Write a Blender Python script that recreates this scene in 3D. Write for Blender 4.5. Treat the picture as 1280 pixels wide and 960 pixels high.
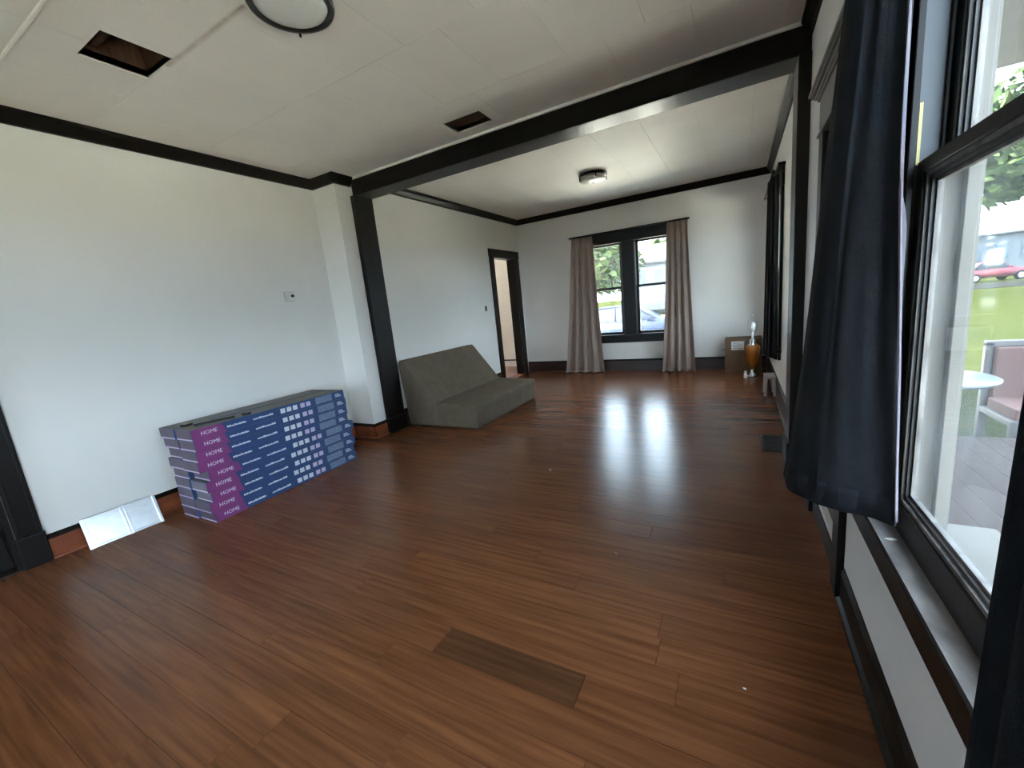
import bpy, bmesh, math, random
from mathutils import Vector, Matrix, noise

for o in list(bpy.data.objects):
    bpy.data.objects.remove(o)
scene = bpy.context.scene
C = scene.collection
random.seed(7)

# ------------------------------------------------------------------ camera
yaw, pitch, roll = .5124, -.1876, -.1013
F_PX = 514.2
fw = Vector((-math.sin(yaw)*math.cos(pitch), math.cos(yaw)*math.cos(pitch), math.sin(pitch)))
r0 = Vector((math.cos(yaw), math.sin(yaw), 0)); u0 = r0.cross(fw)
r1 = math.cos(roll)*r0 + math.sin(roll)*u0
u1 = -math.sin(roll)*r0 + math.cos(roll)*u0
cam = bpy.data.cameras.new('camera'); cam.sensor_width = 36; cam.sensor_fit = 'HORIZONTAL'
cam.lens = F_PX/1280*36; cam.clip_start = .02; cam.clip_end = 500
camo = bpy.data.objects.new('camera', cam); C.objects.link(camo)
m = Matrix((r1, u1, -fw)).transposed().to_4x4(); m.translation = (0, 0, 1.25)
camo.matrix_world = m
scene.camera = camo

# ------------------------------------------------------------------ sky, sun, exposure
SKY = 1.0
w = bpy.data.worlds.new('sky'); scene.world = w; w.use_nodes = True
bg = w.node_tree.nodes['Background']
bg.inputs['Color'].default_value = (.66, .83, 1, 1); bg.inputs['Strength'].default_value = SKY
sun = bpy.data.lights.new('sun', 'SUN'); sun.energy = 7.5; sun.angle = math.radians(6); sun.color = (1, .93, .80)
suno = bpy.data.objects.new('sun', sun); C.objects.link(suno)
suno.rotation_euler = Vector((.62, .06, -.78)).to_track_quat('-Z', 'Y').to_euler()
suno.location = (-20, 3, 25)
vs = scene.view_settings
scene.display_settings.display_device = 'sRGB'
vs.view_transform = 'Standard'; vs.look = 'None'; vs.gamma = 1; vs.use_curve_mapping = False
vs.exposure = 4.35
scene.cycles.max_bounces = 10; scene.cycles.diffuse_bounces = 7; scene.cycles.transparent_max_bounces = 16
scene.cycles.use_denoising = True
scene.cycles.sample_clamp_indirect = 6

# ------------------------------------------------------------------ materials
def mat(name, col, rough=.6, spec=.5, var=0., scale=8., stretch=(1, 1, 1), bump=0., metal=0., col2=None, bscale=None, coat=0., randobj=0., sheen=0.):
    m = bpy.data.materials.new(name); m.use_nodes = True
    nt = m.node_tree; b = nt.nodes['Principled BSDF']
    b.inputs['Roughness'].default_value = rough; b.inputs['Specular IOR Level'].default_value = spec
    b.inputs['Metallic'].default_value = metal; b.inputs['Coat Weight'].default_value = coat
    b.inputs['Sheen Weight'].default_value = sheen
    c2 = col2 or tuple(c*(1-var) for c in col)
    geo = nt.nodes.new('ShaderNodeNewGeometry')
    mp = nt.nodes.new('ShaderNodeMapping'); mp.inputs['Scale'].default_value = stretch
    nt.links.new(geo.outputs['Position'], mp.inputs['Vector'])
    nz = nt.nodes.new('ShaderNodeTexNoise'); nz.inputs['Scale'].default_value = scale; nz.inputs['Detail'].default_value = 5
    nt.links.new(mp.outputs['Vector'], nz.inputs['Vector'])
    rp = nt.nodes.new('ShaderNodeValToRGB')
    rp.color_ramp.elements[0].position = .32; rp.color_ramp.elements[1].position = .68
    rp.color_ramp.elements[0].color = (*c2, 1); rp.color_ramp.elements[1].color = (*col, 1)
    nt.links.new(nz.outputs['Fac'], rp.inputs['Fac'])
    out = rp.outputs['Color']
    if randobj:
        oi = nt.nodes.new('ShaderNodeObjectInfo')
        mr = nt.nodes.new('ShaderNodeMapRange'); mr.inputs['To Min'].default_value = 1-randobj; mr.inputs['To Max'].default_value = 1+randobj
        nt.links.new(oi.outputs['Random'], mr.inputs['Value'])
        hs = nt.nodes.new('ShaderNodeHueSaturation')
        nt.links.new(mr.outputs['Result'], hs.inputs['Value']); nt.links.new(out, hs.inputs['Color'])
        out = hs.outputs['Color']
        av = nt.nodes.new('ShaderNodeVectorMath'); av.operation = 'ADD'
        sc = nt.nodes.new('ShaderNodeVectorMath'); sc.operation = 'SCALE'; sc.inputs['Scale'].default_value = 37
        cb = nt.nodes.new('ShaderNodeCombineXYZ')
        nt.links.new(oi.outputs['Random'], cb.inputs['X']); nt.links.new(oi.outputs['Random'], cb.inputs['Z'])
        nt.links.new(cb.outputs['Vector'], sc.inputs[0])
        nt.links.new(geo.outputs['Position'], av.inputs[0]); nt.links.new(sc.outputs['Vector'], av.inputs[1])
        nt.links.new(av.outputs['Vector'], mp.inputs['Vector'])
    nt.links.new(out, b.inputs['Base Color'])
    if bump:
        n2 = nt.nodes.new('ShaderNodeTexNoise'); n2.inputs['Scale'].default_value = bscale or scale*6; n2.inputs['Detail'].default_value = 3
        nt.links.new(mp.outputs['Vector'], n2.inputs['Vector'])
        bp = nt.nodes.new('ShaderNodeBump'); bp.inputs['Strength'].default_value = bump; bp.inputs['Distance'].default_value = .004
        nt.links.new(n2.outputs['Fac'], bp.inputs['Height']); nt.links.new(bp.outputs['Normal'], b.inputs['Normal'])
    return m

M = {}
M['wall'] = mat('wall_paint', (.84, .825, .79), .55, .3, .05, 1.6, bump=.05, bscale=60)
M['wall_shade_grey'] = mat('grey_shaded_white_paint', (.66, .66, .66), .5, .3, .05, 2)  # white right wall with its shade put into a greyer colour; also thermostat plate
M['tile'] = mat('ceiling_tile', (.78, .745, .69), .6, .3, .06, 2.2, bump=.06, bscale=40)
M['ceil'] = mat('ceiling_board', (.36, .33, .29), .8, .2, .1, 5)
M['dark'] = mat('dark_stained_wood', (.0095, .0068, .0055), .34, .22, .4, 14, (1, 1, .2), bump=.05)
M['dark2'] = mat('dark_mahogany', (.045, .017, .012), .35, .5, .4, 12, (.3, 1, 1))
M['base'] = mat('red_brown_baseboard', (.32, .088, .036), .35, .4, .5, 10, (1, .25, 1), col2=(.15, .040, .018))
M['plank'] = mat('floor_wood', (.190, .070, .028), .25, .24, 0, 4, (.6, 13, 1), col2=(.105, .038, .0155), randobj=.12)
M['plankdark'] = mat('dark_floor_wood', (.100, .040, .018), .25, .24, 0, 4, (.6, 13, 1), col2=(.062, .025, .011))
M['sub'] = mat('subfloor', (.03, .016, .01), .8, .2, .2, 5)
M['blackcloth'] = mat('black_denim', (.0062, .0076, .0105), .85, .2, .35, 30, bump=.35, bscale=420)
M['liner'] = mat('white_lining', (.10, .09, .11), .8, .2, .1, 30)
M['taupe'] = mat('taupe_linen', (.37, .285, .245), .9, .2, .2, 20, (1, 1, .2), bump=.25, bscale=180)
M['sofa'] = mat('grey_brown_fabric', (.15, .120, .086), .95, .15, .18, 9, bump=.35, bscale=160)
M['card'] = mat('cardboard', (.17, .105, .06), .8, .2, .15, 12)
M['white'] = mat('white_plastic', (.75, .74, .74), .4, .5, .03, 8)
M['offwhite'] = mat('weathered_paint', (.105, .094, .080), .6, .3, .14, 7, (1, 1, .3), bump=.15, bscale=40)
M['silver'] = mat('silver_sheet', (.82, .85, .88), .28, .5, .12, 9, (1, 2, 4), metal=.75)
M['chrome'] = mat('chrome', (.75, .76, .78), .18, .5, .05, 5, metal=1)
M['black'] = mat('black_metal', (.008, .008, .009), .35, .5, .2, 20)
M['amber'] = mat('amber_glaze', (.40, .13, .02), .22, .5, .35, 7)
M['hole'] = mat('bare_joist_wood', (.085, .042, .024), .8, .2, .5, 12, (1, 5, 1))
M['sill'] = mat('worn_sill', (.36, .33, .32), .5, .4, 0, 16, (1, .5, 1), col2=(.15, .13, .125), bump=.2, bscale=60)
M['greyjamb'] = mat('grey_jamb', (.055, .062, .072), .4, .5, .2, 8)
M['worn'] = mat('worn_dark_paint', (.075, .07, .068), .4, .5, .6, 20, (1, 1, .2))
M['wornlight'] = mat('scuffed_bead', (.20, .185, .175), .45, .4, 0, 30, (1, 1, .3), col2=(.06, .054, .05))
M['brass'] = mat('yellow_strip', (.60, .47, .16), .4, .5, .1, 10)
M['navy'] = mat('navy_print', (.035, .075, .19), .3, .5, .1, 8)
M['magenta'] = mat('magenta_print', (.24, .055, .20), .3, .5, .12, 8)
M['boxend'] = mat('mauve_carton_end', (.105, .075, .115), .45, .4, .2, 10)
M['boxtop'] = mat('carton_top', (.13, .12, .105), .5, .4, .2, 10)
M['ink'] = mat('white_ink', (.74, .76, .82), .4, .5, .05, 10)
M['pinkink'] = mat('pale_pink_ink', (.62, .52, .68), .4, .5, .05, 10)
M['photo'] = mat('grey_blue_print', (.30, .37, .47), .35, .5, 0, 40, (1, 3, 9), col2=(.05, .09, .19))
M['lampglass'] = mat('frosted_glass', (.66, .66, .63), .35, .5, .03, 5)
M['lawn'] = mat('lawn', (.0135, .0165, .0048), .9, 0, 0, .35, col2=(.0102, .0138, .0038))
M['road'] = mat('asphalt', (.0085, .0092, .0095), .9, 0, .15, 2)
M['concrete'] = mat('pale_concrete', (.72, .70, .62), .85, .1, .08, 1)
M['porch'] = mat('porch_boards', (.047, .036, .035), .8, .03, .12, 3)
M['leaf'] = mat('leaves', (.040, .062, .020), .7, .05, 0, .9, col2=(.020, .036, .012))
M['bark'] = mat('bark', (.09, .06, .04), .9, .1, .3, 6)
M['siding'] = mat('white_siding', (.10, .105, .11), .7, .2, .05, 2)
M['shingle'] = mat('grey_roof', (.12, .12, .13), .8, .2, .2, 3)
M['hwin'] = mat('house_window', (.05, .06, .075), .2, .5, .1, 3)
M['red'] = mat('red_car_paint', (.085, .014, .022), .5, .15, .05, 3)
M['bluecar'] = mat('blue_car_paint', (.011, .017, .036), .5, .1, .05, 3)
M['tyre'] = mat('tyre', (.012, .012, .012), .8, .2, .1, 10)
M['carglass'] = mat('car_glass', (.03, .04, .05), .1, .6, .1, 3)
M['paleblue'] = mat('pale_blue_top', (.034, .045, .049), .35, .5, .05, 5)
M['pink'] = mat('faded_pink_cushion', (.105, .058, .053), .8, .2, .08, 6)
M['frame'] = mat('mauve_white_frame', (.075, .068, .070), .5, .4, .06, 6)
M['palepl'] = mat('pale_plastic', (.45, .40, .40), .4, .5, .05, 6)
M['yellow'] = mat('yellow_sign', (.7, .6, .08), .5, .4, .05, 4)

def glass_mat():
    m = bpy.data.materials.new('window_glass'); m.use_nodes = True; nt = m.node_tree
    for n in list(nt.nodes): nt.nodes.remove(n)
    o = nt.nodes.new('ShaderNodeOutputMaterial')
    tr = nt.nodes.new('ShaderNodeBsdfTransparent'); tr.inputs['Color'].default_value = (.93, .95, .95, 1)
    gl = nt.nodes.new('ShaderNodeBsdfGlossy'); gl.inputs['Roughness'].default_value = .03
    df = nt.nodes.new('ShaderNodeBsdfDiffuse'); df.inputs['Color'].default_value = (.7, .72, .74, 1)
    tl = nt.nodes.new('ShaderNodeBsdfTranslucent'); tl.inputs['Color'].default_value = (.7, .72, .74, 1)
    geo = nt.nodes.new('ShaderNodeNewGeometry')
    nz = nt.nodes.new('ShaderNodeTexNoise'); nz.inputs['Scale'].default_value = 5; nz.inputs['Detail'].default_value = 4
    nt.links.new(geo.outputs['Position'], nz.inputs['Vector'])
    mr = nt.nodes.new('ShaderNodeMapRange'); mr.inputs['From Min'].default_value = .35; mr.inputs['From Max'].default_value = .75
    mr.inputs['To Min'].default_value = .015; mr.inputs['To Max'].default_value = .05
    nt.links.new(nz.outputs['Fac'], mr.inputs['Value'])
    x0 = nt.nodes.new('ShaderNodeMixShader'); nt.links.new(df.outputs[0], x0.inputs[1]); nt.links.new(tl.outputs[0], x0.inputs[2])
    x1 = nt.nodes.new('ShaderNodeMixShader'); nt.links.new(mr.outputs['Result'], x1.inputs['Fac'])
    nt.links.new(tr.outputs[0], x1.inputs[1]); nt.links.new(x0.outputs[0], x1.inputs[2])
    lw = nt.nodes.new('ShaderNodeLayerWeight'); lw.inputs['Blend'].default_value = .5
    pw = nt.nodes.new('ShaderNodeMath'); pw.operation = 'POWER'; pw.inputs[1].default_value = 5
    nt.links.new(lw.outputs['Facing'], pw.inputs[0])
    ma = nt.nodes.new('ShaderNodeMath'); ma.operation = 'MULTIPLY_ADD'; ma.inputs[1].default_value = .5; ma.inputs[2].default_value = .03
    nt.links.new(pw.outputs[0], ma.inputs[0])
    x2 = nt.nodes.new('ShaderNodeMixShader'); nt.links.new(ma.outputs[0], x2.inputs['Fac'])
    nt.links.new(x1.outputs[0], x2.inputs[1]); nt.links.new(gl.outputs[0], x2.inputs[2])
    nt.links.new(x2.outputs[0], o.inputs['Surface'])
    return m
M['glass'] = glass_mat()

# stain running over the ceiling tiles next to the hole (a brown water mark with its own shape)
def add_stain(m):
    nt = m.node_tree; b = nt.nodes['Principled BSDF']
    src = b.inputs['Base Color'].links[0].from_socket
    geo = nt.nodes.new('ShaderNodeNewGeometry'); sp = nt.nodes.new('ShaderNodeSeparateXYZ')
    nt.links.new(geo.outputs['Position'], sp.inputs['Vector'])
    def mth(op, a, b_=None, c=None):
        n = nt.nodes.new('ShaderNodeMath'); n.operation = op
        for i, v in enumerate((a, b_, c)):
            if v is None: continue
            if isinstance(v, (int, float)): n.inputs[i].default_value = v
            else: nt.links.new(v, n.inputs[i])
        return n.outputs[0]
    dy = mth('ABSOLUTE', mth('SUBTRACT', sp.outputs['Y'], 1.34))
    band = mth('SUBTRACT', 1.0, mth('MULTIPLY', dy, 45.)); band = mth('MAXIMUM', band, 0)
    inx = mth('MULTIPLY', mth('GREATER_THAN', sp.outputs['X'], -2.62), mth('LESS_THAN', sp.outputs['X'], -1.9))
    nz = nt.nodes.new('ShaderNodeTexNoise'); nz.inputs['Scale'].default_value = 14
    nt.links.new(geo.outputs['Position'], nz.inputs['Vector'])
    fac = mth('MULTIPLY', mth('MULTIPLY', band, inx), nz.outputs['Fac'])
    mx = nt.nodes.new('ShaderNodeMix'); mx.data_type = 'RGBA'
    nt.links.new(fac, mx.inputs[0]); nt.links.new(src, mx.inputs[6]); mx.inputs[7].default_value = (.30, .19, .10, 1)
    nt.links.new(mx.outputs[2], b.inputs['Base Color'])
add_stain(M['tile'])

# ------------------------------------------------------------------ mesh helpers
def B(): return bmesh.new()
def box(bm, x0, x1, y0, y1, z0, z1, bev=0):
    r = bmesh.ops.create_cube(bm, size=1)
    for v in r['verts']:
        v.co = Vector(((x0+x1)/2 + v.co.x*(x1-x0), (y0+y1)/2 + v.co.y*(y1-y0), (z0+z1)/2 + v.co.z*(z1-z0)))
    if bev:
        es = list({e for v in r['verts'] for e in v.link_edges})
        bmesh.ops.bevel(bm, geom=es, offset=bev, segments=2, affect='EDGES', profile=.6)
    return bm
def bx(*a, **k): return box(B(), *a, **k)
def cyl(bm, p0, p1, ra, rb=None, n=20, caps=True):
    p0, p1 = Vector(p0), Vector(p1); d = p1-p0
    mt = Matrix.Translation((p0+p1)/2) @ d.to_track_quat('Z', 'Y').to_matrix().to_4x4()
    bmesh.ops.create_cone(bm, cap_ends=caps, segments=n, radius1=ra, radius2=ra if rb is None else rb, depth=d.length, matrix=mt)
    return bm
def lathe(bm, prof, c=(0, 0, 0), n=28):
    rings = []
    for r, z in prof:
        rings.append([bm.verts.new((c[0]+r*math.cos(2*math.pi*i/n), c[1]+r*math.sin(2*math.pi*i/n), c[2]+z)) for i in range(n)])
    for a, b_ in zip(rings, rings[1:]):
        for i in range(n):
            bm.faces.new((a[i], a[(i+1) % n], b_[(i+1) % n], b_[i]))
    bm.faces.new(list(reversed(rings[0]))); bm.faces.new(rings[-1])
    return bm
def prism(bm, prof, axis, a, b_):
    """profile of 2d points extruded along an axis ('x': (y,z) profile, 'y': (x,z) profile, 'z': (x,y))"""
    def P(p, t):
        return {'x': (t, p[0], p[1]), 'y': (p[0], t, p[1]), 'z': (p[0], p[1], t)}[axis]
    va = [bm.verts.new(P(p, a)) for p in prof]; vb = [bm.verts.new(P(p, b_)) for p in prof]
    n = len(prof)
    for i in range(n): bm.faces.new((va[i], va[(i+1) % n], vb[(i+1) % n], vb[i]))
    bm.faces.new(list(reversed(va))); bm.faces.new(vb)
    return bm
def obj(name, bm, material, parent=None, smooth=False, loc=None):
    bmesh.ops.recalc_face_normals(bm, faces=bm.faces)
    me = bpy.data.meshes.new(name)
    if loc is not None: bmesh.ops.translate(bm, verts=bm.verts, vec=-Vector(loc))
    bm.to_mesh(me); bm.free()
    if smooth:
        for p in me.polygons: p.use_smooth = True
    me.materials.append(M[material])
    o = bpy.data.objects.new(name, me); C.objects.link(o)
    if loc is not None: o.location = loc
    if parent: o.parent = parent
    return o
def tag(o, label, cat, group=None, kind=None):
    o['label'] = label; o['category'] = cat
    if group: o['group'] = group
    if kind: o['kind'] = kind
    return o
def thing(name, label, cat, loc=(0, 0, 0), group=None, kind=None, rz=0):
    o = bpy.data.objects.new(name, None); C.objects.link(o); o.location = loc; o.rotation_euler = (0, 0, rz)
    o.empty_display_size = .1
    return tag(o, label, cat, group, kind)
def part(name, bm, material, parent, smooth=False):
    """bm in world coordinates; parent is an unrotated or rotated empty: express in its frame"""
    o = obj(name, bm, material, None, smooth)
    o.parent = parent
    mw = parent.matrix_basis if not parent.parent else parent.parent.matrix_basis @ parent.matrix_parent_inverse @ parent.matrix_basis
    o.matrix_parent_inverse = mw.inverted()
    return o
def copy_tree(o, parent=None):
    c = o.copy(); C.objects.link(c); c.parent = parent
    for ch in list(o.children): copy_tree(ch, c)
    return c

# ------------------------------------------------------------------ room dimensions
LW, LW2, RW, RW2, FWL = -3.72, -3.42, .36, .375, 6.80
BACK = -2.6
CN, CF = 2.66, 2.70           # ceiling heights, near and far room
def wall(name, axis, pos, thick, u0, u1, z0, z1, holes, label, material='wall'):
    """wall plane at pos on axis with rectangular holes (u0,u1,z0,z1); one mesh"""
    bm = B()
    us = sorted({u0, u1, *[h[0] for h in holes], *[h[1] for h in holes]})
    zs = sorted({z0, z1, *[h[2] for h in holes], *[h[3] for h in holes]})
    us = [u for u in us if u0 <= u <= u1]; zs = [z for z in zs if z0 <= z <= z1]
    for a, b_ in zip(us, us[1:]):
        for c, d in zip(zs, zs[1:]):
            mu, mz = (a+b_)/2, (c+d)/2
            if any(h[0] < mu < h[1] and h[2] < mz < h[3] for h in holes): continue
            p0, p1 = sorted((pos, pos+thick))
            if axis == 'x': box(bm, p0, p1, a, b_, c, d)
            else: box(bm, a, b_, p0, p1, c, d)
    bmesh.ops.remove_doubles(bm, verts=bm.verts, dist=1e-5)
    o = obj(name, bm, material)
    return tag(o, label, 'wall', kind='structure')

TOP = 2.95
wall('wall_left', 'x', LW, -.14, BACK, 2.98, -.05, TOP, [(-.40, .50, 0, 2.06)], 'white painted wall behind the stacked flooring cartons')
wall('wall_jog', 'y', 2.98, .30, LW-.14, -3.405, -.05, TOP, [], 'short white wall return between cartons and dark pilaster')
wall('wall_left_far', 'x', LW2, -.15, 3.28, FWL, -.05, TOP, [(5.86, 6.60, 0, 2.04)], 'white wall behind the low grey-brown sofa')
wall('wall_far', 'y', FWL, .16, LW2-.15, RW2+.16, -.05, TOP, [(-2.25, -1.62, .60, 2.06), (-1.42, -.79, .60, 2.06)], 'far white wall around the double window')
wall('wall_right_far', 'x', RW2, .14, 3.20, FWL, -.05, TOP, [(5.00, 6.10, .55, 2.10)], 'white right wall beside the far black curtain')
wall('wall_right', 'x', RW, .10, BACK, 3.20, -.05, TOP, [(.43, 1.41, .535, 2.12), (1.91, 2.52, 0, 1.93), (-2.1, -.5, .55, 2.2)], 'near right wall under the worn window sill', 'wall_shade_grey')
wall('wall_back', 'y', BACK, -.12, LW-.14, RW+.10, -.05, TOP, [(-3.3, -2.3, .60, 2.2)], 'white wall at the back of the room')

# ------------------------------------------------------------------ floor with planks
fl = tag(obj('floor', bx(LW-.1, RW2, BACK, FWL, -.08, -.006), 'sub'), 'glossy brown wooden plank floor', 'floor', kind='structure')
PW = .1265
def plank(x0, x1, y0, y1, material='plank'):
    bm = B(); near = y0 < 2.2; g = .0006 if near else .00015; c = .0008 if near else .0002; zt = 0; zb = -.006
    lo = [(x0+g, y0+g), (x1-g, y0+g), (x1-g, y1-g), (x0+g, y1-g)]
    hi = [(x0+g+c, y0+g+c), (x1-g-c, y0+g+c), (x1-g-c, y1-g-c), (x0+g+c, y1-g-c)]
    v0 = [bm.verts.new((*p, zb)) for p in lo]; v1 = [bm.verts.new((*p, zt-c*.6)) for p in lo]; v2 = [bm.verts.new((*p, zt)) for p in hi]
    for a, b_ in ((v0, v1), (v1, v2)):
        for i in range(4): bm.faces.new((a[i], a[(i+1) % 4], b_[(i+1) % 4], b_[i]))
    bm.faces.new(v2)
    obj('plank', bm, material, fl, loc=((x0+x1)/2, (y0+y1)/2, 0))
row = -25; 
while True:
    y0 = .598 + row*PW; y1 = y0 + PW
    row += 1
    if y1 < BACK+.01: continue
    if y0 > FWL-.01: break
    y0 = max(y0, BACK); y1 = min(y1, FWL)
    xl = LW if y0 < 2.98 else LW2; xr = RW if y0 < 3.15 else RW2
    r = row-1
    if r == 3: cuts = [-2.42, -1.013, -.45]
    elif r == 6: cuts = [-2.7, -1.5, -.258]
    elif r == 4: cuts = [-3.0, -1.6, -.168]
    else:
        x = xl + random.uniform(.35, 1.35); cuts = []
        while x < xr-.25:
            cuts.append(x); x += random.uniform(1.15, 1.7)
    xs = [xl]+cuts+[xr]
    for a, b_ in zip(xs, xs[1:]):
        plank(a, b_, y0, y1, 'plankdark' if (r == 3 and abs(a+1.013) < .01) else 'plank')

# ------------------------------------------------------------------ ceiling with tiles and two cut holes
H1 = (-2.81, -2.53, 1.05, 1.335); H2 = (-1.975, -1.65, 2.85, 3.055)
def rects_minus(rs, h):
    out = []
    for (a, b_, c, d) in rs:
        if h[1] <= a or h[0] >= b_ or h[3] <= c or h[2] >= d: out.append((a, b_, c, d)); continue
        if a < h[0]: out.append((a, h[0], c, d))
        if b_ > h[1]: out.append((h[1], b_, c, d))
        m0, m1 = max(a, h[0]), min(b_, h[1])
        if c < h[2]: out.append((m0, m1, c, h[2]))
        if d > h[3]: out.append((m0, m1, h[3], d))
    return out
bm = B()
for r in rects_minus(rects_minus([(LW-.14, RW+.10, BACK-.12, 3.25)], H1), H2): box(bm, *r, CN, CN+.03)
box(bm, LW2-.15, RW2+.14, 3.25, FWL+.16, CF, CF+.03)
ce = tag(obj('ceiling', bm, 'ceil'), 'pale tiled ceiling with two cut out holes', 'ceiling', kind='structure')
def tile(x0, x1, y0, y1, z):
    rs = rects_minus(rects_minus([(x0, x1, y0, y1)], H1), H2) if z == CN else [(x0, x1, y0, y1)]
    g = .0006
    bm = B(); cut = len(rs) > 1 or rs != [(x0, x1, y0, y1)]
    for r in rs:
        gg = [g if abs(r[i]-(x0, x1, y0, y1)[i]) < 1e-6 else 0 for i in range(4)]
        box(bm, r[0]+gg[0], r[1]-gg[1], r[2]+gg[2], r[3]-gg[3], z-.010, z, bev=0 if cut else .0008)
    obj('tile', bm, 'tile', ce)
ys = [2.615 - .64*k for k in range(9, -1, -1)] + [3.20]
ys = [y for y in ys if y > BACK]; ys = [BACK]+ys
for j, (a, b_) in enumerate(zip(ys, ys[1:])):
    off = -.217 if (len(ys)-j) % 2 == 0 else -.4395
    xs = [LW+.02] + sorted(x for x in [off + .445*k for k in range(-9, 3)] if LW+.1 < x < RW-.05) + [RW]
    for c, d in zip(xs, xs[1:]): tile(c, d, a, b_, CN)
xs = [LW2] + sorted(x for x in [-.755 + .43*k for k in range(-7, 4)] if LW2+.06 < x < RW2-.05) + [RW2]
ys2 = [3.38, 4.25, 5.11, 5.97, FWL]
for a, b_ in zip(ys2, ys2[1:]):
    for c, d in zip(xs, xs[1:]): tile(c, d, a, b_, CF)
# sagging seam batten near the carton end of the room
bm = B(); cyl(bm, (LW+.05, .862, CN-.011), (RW-.02, .862, CN-.011), .009, n=10)
part('seam_batten', bm, 'tile', ce)
for i, (h, dz) in enumerate(((H1, .20), (H2, .16))):
    cav = tag(obj('trim_%d' % (10+i), B(), 'hole'), ['dark ceiling hole with bare wood between lamp and left wall', 'small dark ceiling hole next to the beam'][i], 'ceiling hole', kind='structure')
    bm = B(); t = .012
    x0, x1, y0, y1 = h
    box(bm, x0-t, x0, y0-t, y1+t, CN-.004, CN+dz); box(bm, x1, x1+t, y0-t, y1+t, CN-.004, CN+dz)
    box(bm, x0, x1, y0-t, y0, CN-.004, CN+dz); box(bm, x0, x1, y1, y1+t, CN-.004, CN+dz)
    part('side_board', bm, 'hole', cav)
    n = 4
    for k in range(n):
        a = x0 + (x1-x0)*k/n
        part('lath', bx(a+.004, a+(x1-x0)/n-.004, y0-t, y1+t, CN+dz-.01 + .012*(k % 2), CN+dz+.012), 'hole', cav)
    part('crossbar', bx(x0, x1, y0+(y1-y0)*.18, y0+(y1-y0)*.30, CN+.05, CN+.09), 'hole', cav)
# roof boards above everything keep daylight out of the ceiling void
rf = tag(obj('roof', bx(LW-1.9, RW2+.2, BACK-.15, 9.1, TOP, TOP+.05), 'shingle'), 'flat roof deck over the house', 'roof', kind='structure')

# ------------------------------------------------------------------ crown, beam, pilasters, baseboards
def crown(name, axis, wallpos, s, u0, u1, zc, label, d=.055, hgt=.085):
    """crown moulding profile; s is direction away from the wall"""
    pr = [(0, zc), (d, zc), (d, zc-.018), (d*.72, zc-.034), (d*.42, zc-.062), (d*.30, zc-hgt+.012), (d*.30, zc-hgt), (0, zc-hgt)]
    bm = B(); prism(bm, [(wallpos+s*a, z) for a, z in pr], 'y' if axis == 'x' else 'x', u0, u1)
    return tag(obj(name, bm, 'dark'), label, 'crown moulding', kind='structure')
zc = CN-.009
crown('trim_2', 'x', LW, 1, BACK, 2.98, zc, 'dark crown moulding above the stacked flooring cartons')
crown('trim_3', 'y', 2.98, -1, LW, -3.35, zc, 'short dark crown piece on the wall return')
crown('trim_4', 'x', -3.405, 1, 2.925, 3.17, zc, 'short dark crown piece running into the beam')
crown('trim_5', 'x', RW, -1, BACK, 3.17, zc, 'dark crown moulding above the curtained doorway')
zc = CF-.009
crown('trim_6', 'x', LW2, 1, 3.40, FWL, zc, 'dark crown moulding above the sofa wall')
crown('trim_7', 'y', FWL, -1, LW2, RW2, zc, 'dark crown moulding above the double window')
crown('trim_8', 'x', RW2, -1, 3.40, FWL, zc, 'dark crown moulding above the far black curtain')
BY0, BY1 = 3.185, 3.395
bm = bx(LW2+.02, RW2, BY0, BY1, 2.478, 2.632, bev=.006)
bmt = tag(obj('trim_1', bm, 'dark'), 'dark wooden beam across the ceiling between the rooms', 'beam', kind='structure')
part('plaster_strip', bx(-3.40, RW2, BY0-.012, BY1+.02, 2.632, CF), 'wall', bmt)
part('edge_bead', bx(-3.37, RW-.06, BY0-.012, BY0+.004, 2.478, 2.492, bev=.004), 'dark', bmt)
def pilaster(name, x0, x1, label):
    p = tag(obj(name, bx(x0, x1, BY0-.03, BY1, 0, 2.48, bev=.005), 'dark'), label, 'pilaster', kind='structure')
    part('plinth', bx(x0-.012, x1+.012, BY0-.042, BY1+.012, 0, .165, bev=.005), 'dark', p)
    return p
pilaster('trim_9', -3.42, -3.352, 'tall dark wooden pilaster beside the sofa')
pilaster('trim_12', .296, RW2+.05, 'tall dark wooden pilaster beside the hanging black curtain')

def baseb(name, axis, wp, s, u0, u1, h, label, material='base', t=.018, capm='dark'):
    lo, hi = sorted((wp, wp+s*t))
    bm = bx(lo, hi, u0, u1, 0, h-.03, bev=.002) if axis == 'x' else bx(u0, u1, lo, hi, 0, h-.03, bev=.002)
    o = tag(obj(name, bm, material), label, 'baseboard', kind='structure')
    lo, hi = sorted((wp, wp+s*t*.62))
    pr = [(wp, h-.03), (wp+s*t, h-.03), (wp+s*t, h-.018), (wp+s*t*.45, h-.004), (wp+s*t*.3, h), (wp, h)]
    bm = B(); prism(bm, pr, 'y' if axis == 'x' else 'x', u0, u1)
    part('cap', bm, capm, o)
    bm = B(); pr = [(wp+s*t, 0), (wp+s*(t+.013), 0), (wp+s*(t+.011), .010), (wp+s*t, .017)]
    prism(bm, pr, 'y' if axis == 'x' else 'x', u0, u1)
    part('shoe_strip', bm, material, o)
    return o
baseb('baseboard_left', 'x', LW, 1, .612, 2.98, .158, 'red-brown baseboard behind the flooring cartons', 'base')
baseb('baseboard_left_back', 'x', LW, 1, BACK, -.52, .158, 'red-brown baseboard left of the dark doorway', 'base')
baseb('baseboard_jog', 'y', 2.98, -1, LW, -3.387, .158, 'short red-brown baseboard on the wall return', 'base')
baseb('baseboard_pilaster', 'x', -3.405, 1, 2.962, 3.155, .158, 'red-brown baseboard stub touching the pilaster', 'base')
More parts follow.
